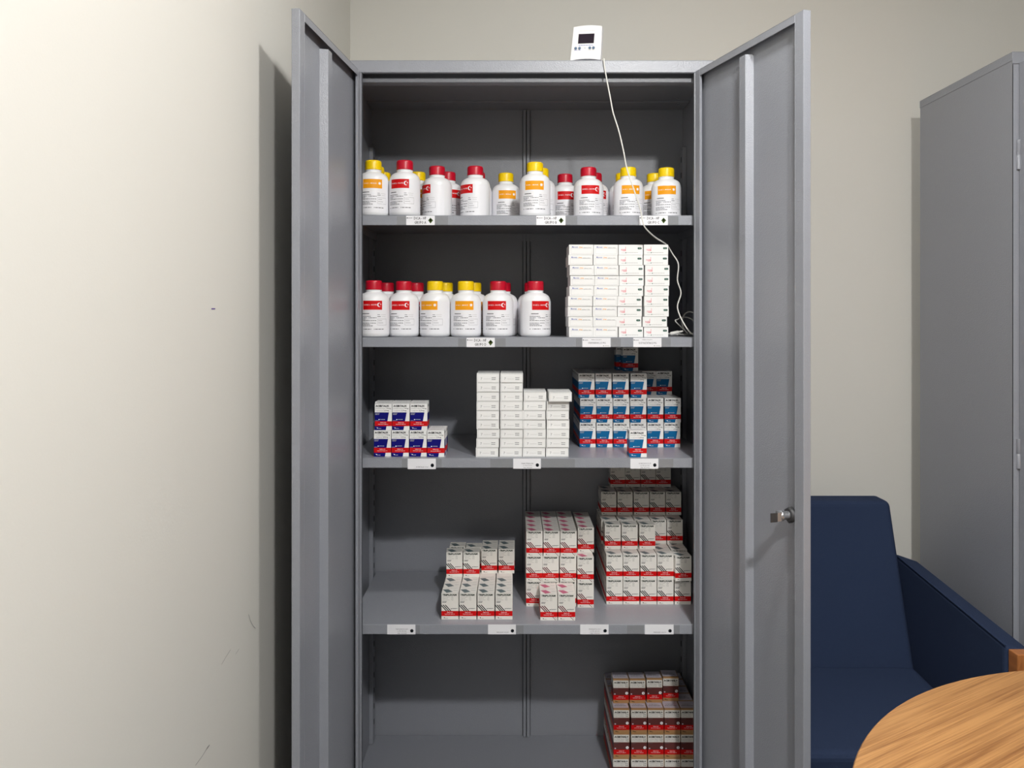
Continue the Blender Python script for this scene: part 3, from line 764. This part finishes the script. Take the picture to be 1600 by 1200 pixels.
def bottle_label(day):
    b = MB()
    def cyl(off):
        def M(u, v):      # u = arc length in m, v = height in m
            r = BR + off; a = u / BR
            return (r * math.sin(a), -r * math.cos(a), v)
        return M
    M1, M2, M3 = cyl(0.0003), cyl(0.00045), cyl(0.0006)
    def pr(M, u0, u1, v0, v1, m):
        nu = max(1, int(abs(u1 - u0) / 0.004)); b.pr(M, u0, u1, v1, v0, m, nu)
    pr(M1, -0.055, 0.060, 0.0085, 0.0865 + 0.0015, 'label_paper')
    pr(M2, -0.024, 0.024, 0.0665, 0.0870 + 0.0015, 'print_orange' if day else 'print_red')
    b.text(M3, 'DOSE 1 - MANHÃ' if day else 'DOSE 2 - NOITE', -0.021, 0.010, 0.0800, 0.0768, 'print_white', 0.01)
    n = 16
    if day:
        b.disc(M3, 0.0175, 0.0785, 0.0026, -0.0026, 'print_white', 12)
        for k in range(8):
            a = 2 * math.pi * k / 8
            b.poly([M3(0.0175 + 0.0042 * math.cos(a), 0.0785 + 0.0042 * math.sin(a)), M3(0.0175 + 0.0029 * math.cos(a + 0.3), 0.0785 + 0.0029 * math.sin(a + 0.3)), M3(0.0175 + 0.0029 * math.cos(a - 0.3), 0.0785 + 0.0029 * math.sin(a - 0.3))], 'print_white')
    else:
        outer = []; inner = []
        for k in range(n + 1):
            a = math.radians(55 + 250 * k / n)
            outer.append((0.0165 + 0.0052 * math.cos(a), 0.0785 + 0.0052 * math.sin(a)))
            a2 = math.radians(62 + 236 * k / n)
            inner.append((0.0182 + 0.0040 * math.cos(a2), 0.0785 + 0.0042 * math.sin(a2)))
        for k in range(n):
            b.poly([M3(*outer[k]), M3(*outer[k + 1]), M3(*inner[k + 1]), M3(*inner[k])], 'print_white')
        b.disc(M3, 0.0200, 0.0795, 0.0013, -0.0013, 'print_white', 8)
    def line(u0, u1, v, th, m, sd):
        b.micro(M2, u0, u1, v, th, m, sd)
    line(-0.026, -0.008, 0.0570, 0.0018, 'print_black', 1)
    ln = [(-0.030, -0.004, .0505), (-0.030, 0.010, .0468), (-0.030, -0.018, .0435), (-0.030, 0.009, .0402), (-0.030, 0.008, .0340), (-0.030, -0.006, .0308), (-0.030, 0.001, .0276)]
    for i, (a, c, v) in enumerate(ln): line(a, c, v, 0.0014, 'print_grey', 10 + i)
    line(-0.030, 0.028, 0.0195, 0.0017, 'print_grey', 30)
    line(0.012, 0.018, 0.0545, 0.0012, 'print_grey', 40); line(0.021, 0.035, 0.0545, 0.0007, 'print_light', 41)
    line(0.012, 0.020, 0.0500, 0.0014, 'print_black', 42); line(0.023, 0.034, 0.0500, 0.0007, 'print_light', 43)
    pr(M2, 0.012, 0.037, 0.0440, 0.0444, 'print_grey'); pr(M2, 0.012, 0.037, 0.0290, 0.0294, 'print_grey')
    pr(M2, 0.012, 0.0123, 0.0290, 0.0444, 'print_grey'); pr(M2, 0.0367, 0.037, 0.0290, 0.0444, 'print_grey')
    line(0.014, 0.024, 0.0400, 0.0008, 'print_grey', 50); line(0.014, 0.027, 0.0345, 0.0008, 'print_grey', 51)
    return b.data('label')
BB = bottle_body(); BCAP = {'r': bottle_cap('cap_red'), 'y': bottle_cap('cap_yellow')}; BL = {'r': bottle_label(False), 'y': bottle_label(True)}
def bottle(px, D, k, col, rect, label, ztop):
    r = BR * FPX / D
    rot = math.asin(max(-0.99, min(0.99, (rect - px) / r))) if rect is not None and abs(rect) < 2000 else 0.0
    if rect is not None and rect > 2000: rot = math.radians(rect - 3000)
    x = X(px, D)
    rot += math.atan2(x, D) * -1 * 1.0
    o = bpy.data.objects.new('medicine_bottle', BB); COL.objects.link(o)
    o.location = (x, D + CAM_Y, ztop + 0.0002); o.rotation_euler = (0, 0, rot)
    tag(o, label, 'bottle', f'white bottles on the {["top", "second"][k]} shelf')
    for nm, me in (('cap', BCAP[col]), ('paper_label', BL[col])):
        c = bpy.data.objects.new(nm, me); COL.objects.link(c); c.parent = o
    for c in o.children:
        if c.name.startswith('cap'): c['label'] = 'ribbed yellow screw cap' if col == 'y' else 'ribbed red screw cap'
def Dy(y, ztop): return (ztop + BH - CAM_Z) * FPX / (499 - y)
T1, T2 = SHELF_Z[0], SHELF_Z[1]
rowA = [  # px centre, cap top y or None, colour, label centre px (or 3000+deg), label
    (583.3, 1.957, 'y', 582, 'white bottle with yellow cap standing first from left, front row, top shelf'),
    (632.5, 1.957, 'r', 624, 'largest-looking red-capped bottle near the cabinet front, above left shelf tag'),
    (683.0, 2.03, 'r', 2938, 'red-capped bottle turned so its red panel faces left, top shelf'),
    (742.7, 2.03, 'r', 2954, 'red-capped bottle with red panel cut off at its left side, top shelf'),
    (790.5, 2.125, 'y', 793, 'yellow-capped bottle set further back, centre of top shelf'),
    (836.0, 1.98, 'y', 835, 'yellow-capped bottle standing above the GRUPO B tag, front row'),
    (882.8, 2.14, 'r', 885, 'red-capped bottle set back right of the GRUPO B tag'),
    (919.5, 2.045, 'r', 923, 'red-capped bottle with full red panel, right half of top shelf, front'),
    (981.7, 2.045, 'y', 986, 'yellow-capped bottle behind the hanging white cord, top shelf'),
    (1041.0, 2.052, 'y', 1042, 'rightmost yellow-capped bottle on top shelf, front row'),
    (588.0, 2.036, 'y', 3010, 'yellow-capped bottle directly behind the first bottle, top shelf'),
    (598.5, 2.115, 'y', 3000, 'yellow cap showing between the first two front bottles, third row back'),
    (653.0, 2.11, 'y', 3000, 'yellow-capped bottle behind the gap right of the largest-looking bottle'),
    (700.0, 2.11, 'r', 3022, 'red-capped bottle in shade behind the one with side-turned panel'),
    (746.0, 2.112, 'r', 3000, 'red-capped bottle almost hidden behind the one with cut-off panel'),
    (845.0, 2.058, 'y', 3000, 'yellow-capped bottle directly behind the one above the GRUPO B tag'),
    (928.5, 2.124, 'r', 3018, 'red-capped bottle peeking out behind the full red panel one'),
    (974.0, 2.124, 'y', 3000, 'yellow-capped bottle behind the corded one, showing at its left'),
    (1022.5, 2.130, 'y', 2995, 'yellow-capped bottle behind and left of the rightmost one, top shelf'),
]
for px, D, col, rc, lab in rowA: bottle(px, D, 0, col, rc, lab, T1)
rowB = [
    (584.0, 1.957, 'r', 582, 'red-capped bottle leftmost on second shelf, front row'),
    (631.0, 1.995, 'r', 625, 'red-capped bottle with raised label, second from left on second shelf'),
    (680.0, 1.995, 'y', 669, 'yellow-capped bottle with orange panel turned left, second shelf front row'),
    (728.0, 1.995, 'y', 725, 'yellow-capped bottle with centred orange panel, above the GRUPO D tag'),
    (778.3, 1.995, 'r', 776, 'red-capped bottle with centred red panel right of the yellow-capped pair'),
    (836.7, 1.995, 'r', 846, 'red-capped bottle standing apart, nearest the flat white cartons'),
    (603.5, 2.075, 'r', 3000, 'red-capped bottle behind the two leftmost, second shelf, second row'),
    (650.0, 2.075, 'r', 3000, 'red-capped bottle in second row left of the yellow-capped ones, second shelf'),
    (695.5, 2.075, 'y', 3000, 'yellow-capped bottle behind the one with orange panel turned left'),
    (740.0, 2.075, 'y', 3000, 'yellow-capped bottle behind the one above the GRUPO D tag'),
    (786.0, 2.075, 'r', 3000, 'red-capped bottle behind the centred red panel one, second shelf'),
    (831.5, 2.075, 'r', 3000, 'red-capped bottle behind the one standing apart, second shelf'),
]
for px, D, col, rc, lab in rowB: bottle(px, D, 1, col, rc, lab, T2)

# ------------------------------------------------------------------ thermometer on top
tz = 1.979
th = empty('digital_thermometer', (X(915.5, 1.92), 1.92 + CAM_Y, tz), 'small white digital thermometer with dark screen standing on the cabinet top', 'thermometer')
th.location.z += 0.0036
th.rotation_euler = (math.radians(-5), math.radians(3.5), math.radians(-16))
b = MB()
w2, hh, dd = 0.0372, 0.088, 0.020
front = []
for i in range(9):
    u = -1 + 2 * i / 8
    front.append((w2 * u * 0.94, hh - 0.0035 * u * u - 0.0005))
pts = [(-w2, 0.0015), (-w2 * 0.96, 0.0002)] + [(w2 * (-0.9 + 1.8 * i / 6), 0.0003 + 0.0035 * (1 - (-1 + i / 3) ** 2)) for i in range(7)] + [(w2 * 0.96, 0.0002), (w2, 0.0015)] + list(reversed(front))
n = len(pts)
vs = [(x, -dd / 2, z) for x, z in pts] + [(x, dd / 2, z) for x, z in pts]
b.mesh(vs, [tuple(range(n)), tuple(reversed(range(n, 2 * n)))] + [(i, i + n, (i + 1) % n + n, (i + 1) % n) for i in range(n)], 'plastic_white')
b.build('case', th, bevel=0.002, segs=3)
b = MB(); b.box(-0.021, 0.018, -dd / 2 - 0.0008, -dd / 2 + 0.001, 0.042, 0.066, 'screen_dark'); b.build('screen', th, bevel=0.0006)
for x in (-0.0255, -0.016, 0.009, 0.018):
    b = MB(); b.lathe([(0.0033, 0), (0.0033, 0.0018), (0.0026, 0.0026)], 'button_blue', 16, Matrix.Translation((x, -dd / 2 + 0.0002, 0.0305)) @ Matrix.Rotation(math.radians(90), 4, 'X')); b.build('button', th)
b = MB()
MT = lambda u, v: (u, -dd / 2 - 0.0004, v)
b.micro(MT, -0.019, 0.017, 0.0375, -0.0012, 'print_bluetext', 3); b.micro(MT, -0.029, -0.021, 0.0255, -0.001, 'print_bluetext', 4); b.micro(MT, -0.018, -0.013, 0.0255, -0.001, 'print_bluetext', 5)
b.micro(MT, 0.006, 0.012, 0.0255, -0.001, 'print_light', 5); b.micro(MT, 0.015, 0.021, 0.0255, -0.001, 'print_light', 6); b.micro(MT, -0.018, 0.018, 0.0735, -0.0005, 'print_light', 7)
b.disc(MT, -0.003, 0.0305, 0.002, -0.001, 'print_light', 8)
b.build('lettering', th)
b = MB(); b.box(-w2 + 0.003, w2 - 0.003, dd / 2 - 0.001, dd / 2 + 0.014, 0.0012, 0.005, 'plastic_white'); b.build('foot', th, bevel=0.001)
bpy.context.view_layer.update()
def smooth(pts, k=8):
    out = []; p = [Vector(q) for q in pts]
    p = [p[0]] + p + [p[-1]]
    for i in range(1, len(p) - 2):
        for j in range(k):
            t = j / k; a, b_, c, d = p[i - 1], p[i], p[i + 1], p[i + 2]
            out.append(0.5 * ((2 * b_) + (c - a) * t + (2 * a - 5 * b_ + 4 * c - d) * t * t + (3 * b_ - a - 3 * c + d) * t ** 3))
    out.append(p[-2]); return out
cord = [P(938, 86, 1.935), P(944, 90.0, 1.925)]
cord = [Vector((X(934, 1.935), 1.935 + CAM_Y, tz + 0.008)), Vector((X(942, 1.922), 1.922 + CAM_Y, tz + 0.0035)), Vector((X(943.5, 1.898), 1.897 + CAM_Y, tz + 0.0035)), Vector((X(943.5, 1.892), 1.8905 + CAM_Y, tz - 0.004))]
for px, py, D in ((944.5, 104, 1.892), (948, 124, 1.892), (954, 155, 1.892), (958, 176, 1.892), (967, 205, 1.892), (974, 235, 1.892), (980, 265, 1.892), (991, 298, 1.892), (1000, 325, 1.893), (1004, 345, 1.895), (1009, 357, 1.90), (1024, 371, 1.93), (1041, 382, 1.965), (1051, 397, 1.975), (1060, 413, 1.975), (1058.5, 438, 1.975), (1064, 458, 1.975), (1058.5, 480, 1.975), (1067, 503, 1.965), (1080, 521, 1.955)):
    cord.append(P(px, py, D))
e = cord[-1]
cord += [e + Vector((0.018, 0.02, -0.003)), e + Vector((0.02, 0.05, -0.003))]
# slack lying on the shelf and two upright loops
def loop(c, r1, r2, a0, a1, k, tilt):
    return [Vector((c[0] + r1 * math.cos(math.radians(a0 + (a1 - a0) * i / k)), c[1] + tilt * math.sin(math.radians(a0 + (a1 - a0) * i / k)), c[2] + r2 * math.sin(math.radians(a0 + (a1 - a0) * i / k)))) for i in range(k + 1)]
zz = T2 + 0.0045
cord += loop((0.462, 0.155, T2 + 0.034), 0.022, 0.029, 0, 245, 12, 0.01)
cord += loop((0.452, 0.17, T2 + 0.026), 0.028, 0.023, 150, -60, 12, 0.012)
cord += [Vector((0.44, 0.15, zz)), Vector((0.415, 0.135, zz)), Vector((0.385, 0.13, zz + 0.004)), Vector((0.388, 0.16, zz)), Vector((0.42, 0.15, zz + 0.002)), Vector((0.437, 0.12, zz))]
inv = th.matrix_world.inverted()
b = MB(); b.tube(smooth(cord, 6), 0.0017, 'cable_white', 8)
o = b.build('cord', th); o.matrix_parent_inverse = inv; o['label'] = 'thin white cord hanging down the cabinet front'
b = MB()
A = Matrix.Translation((0.400, 0.112, T2 + 0.0065)) @ Matrix.Rotation(math.radians(78), 4, 'Y')
b.lathe([(0.003, 0), (0.0045, 0.002), (0.0045, 0.020), (0.003, 0.024), (0.0018, 0.034)], 'cable_white', 16, A)
o = b.build('sensor_plug', th); o.matrix_parent_inverse = inv

# ------------------------------------------------------------------ armchair
ch = empty('armchair', (0.83, 0.1, 0), 'dark blue fabric armchair with wooden front posts between the two cabinets', 'armchair')
CI = Matrix.Translation(-ch.location)
def cpart(b, name, **k):
    o = b.build(name, ch, **k); o.matrix_parent_inverse = CI; return o
def prism(b, poly, x0, x1, m, dz1=None, shift=0.0):
    """side profile (y, z) between x0 and x1; dz1: per-point z offset at x1"""
    n = len(poly); dz1 = dz1 or [0] * n
    vs = [(x0, y, z) for y, z in poly] + [(x1, y, z + d) for (y, z), d in zip(poly, dz1)]
    b.mesh(vs, [tuple(range(n)), tuple(reversed(range(n, 2 * n)))] + [(i, i + n, (i + 1) % n + n, (i + 1) % n) for i in range(n)], m)
b = MB(); prism(b, [(0.166, 0.445), (0.303, 0.856), (0.385, 0.856), (0.415, 0.30), (0.20, 0.30)], 0.606, 1.050, 'fabric_navy')
cpart(b, 'backrest', bevel=0.015, segs=4)
b = MB(); prism(b, [(-0.222, 0.443), (0.163, 0.462), (0.168, 0.36), (-0.215, 0.335)], 0.607, 1.043, 'fabric_navy')
cpart(b, 'seat', bevel=0.018, segs=4)
b = MB(); prism(b, [(-0.213, 0.340), (0.25, 0.360), (0.25, 0.25), (-0.213, 0.25)], 0.61, 1.04, 'fabric_navy')
cpart(b, 'seat_base', bevel=0.008, segs=2)
for x in (1.0525, 0.6015):
    b = MB(); b.tube([(x, -0.204, 0.664), (x, 0.28, 0.7145)], 0.0022, 'fabric_navy', 8); cpart(b, 'piping')
arm = [(-0.206, 0.25), (-0.206, 0.666), (0.283, 0.716), (0.36, 0.70), (0.40, 0.25)]
b = MB(); prism(b, arm, 1.051, 1.120, 'fabric_navy', [0, -0.022, -0.024, -0.024, 0]); cpart(b, 'armrest', bevel=0.010, segs=3)
b = MB(); prism(b, arm, 0.603, 0.537, 'fabric_navy', [0, -0.022, -0.024, -0.024, 0]); cpart(b, 'armrest', bevel=0.010, segs=3)
for x0, x1 in ((1.056, 1.120), (0.535, 0.597)):
    b = MB(); b.box(x0, x1, -0.239, -0.208, 0.0, 0.659, 'chair_wood'); cpart(b, 'leg', bevel=0.002)['label'] = 'front wooden post of the armrest'
    b = MB(); b.box(x0 + 0.012, x1 - 0.012, 0.34, 0.375, 0.0, 0.26, 'chair_wood'); cpart(b, 'leg', bevel=0.002)['label'] = 'rear wooden leg'

# ------------------------------------------------------------------ round table
def fit_circle(pts):
    (x1, y1), (x2, y2), (x3, y3) = pts
    a = 2 * (x2 - x1); b_ = 2 * (y2 - y1); c = x2**2 + y2**2 - x1**2 - y1**2
    d = 2 * (x3 - x1); e_ = 2 * (y3 - y1); f = x3**2 + y3**2 - x1**2 - y1**2
    det = a * e_ - b_ * d
    cx = (c * e_ - b_ * f) / det; cy = (a * f - c * d) / det
    return cx, cy, math.hypot(x1 - cx, y1 - cy)
TZ = 0.74
def tp(px, py):
    D = (CAM_Z - TZ) * FPX / (py - 499); return (X(px, D), D + CAM_Y)
tcx, tcy, tr = fit_circle([tp(1356, 1145), tp(1430, 1086.5), tp(1592, 1047.5)])
print('TABLE', tcx, tcy, tr)
tb = empty('round_table', (tcx, tcy, 0), 'round light wood table in front of the dark blue armchair', 'table')
b = MB(); b.lathe([(tr - 0.003, TZ - 0.028), (tr, TZ - 0.025), (tr, TZ - 0.002), (tr - 0.002, TZ)], 'table_wood', 128); b.build('tabletop', tb)
b = MB(); b.lathe([(0.04, 0.02), (0.035, 0.1), (0.035, 0.66), (0.14, TZ - 0.028)], 'grey_metal', 32); b.build('pedestal', tb)
b = MB(); b.lathe([(0.26, 0), (0.26, 0.012), (0.05, 0.03)], 'grey_metal', 48); b.build('base', tb)
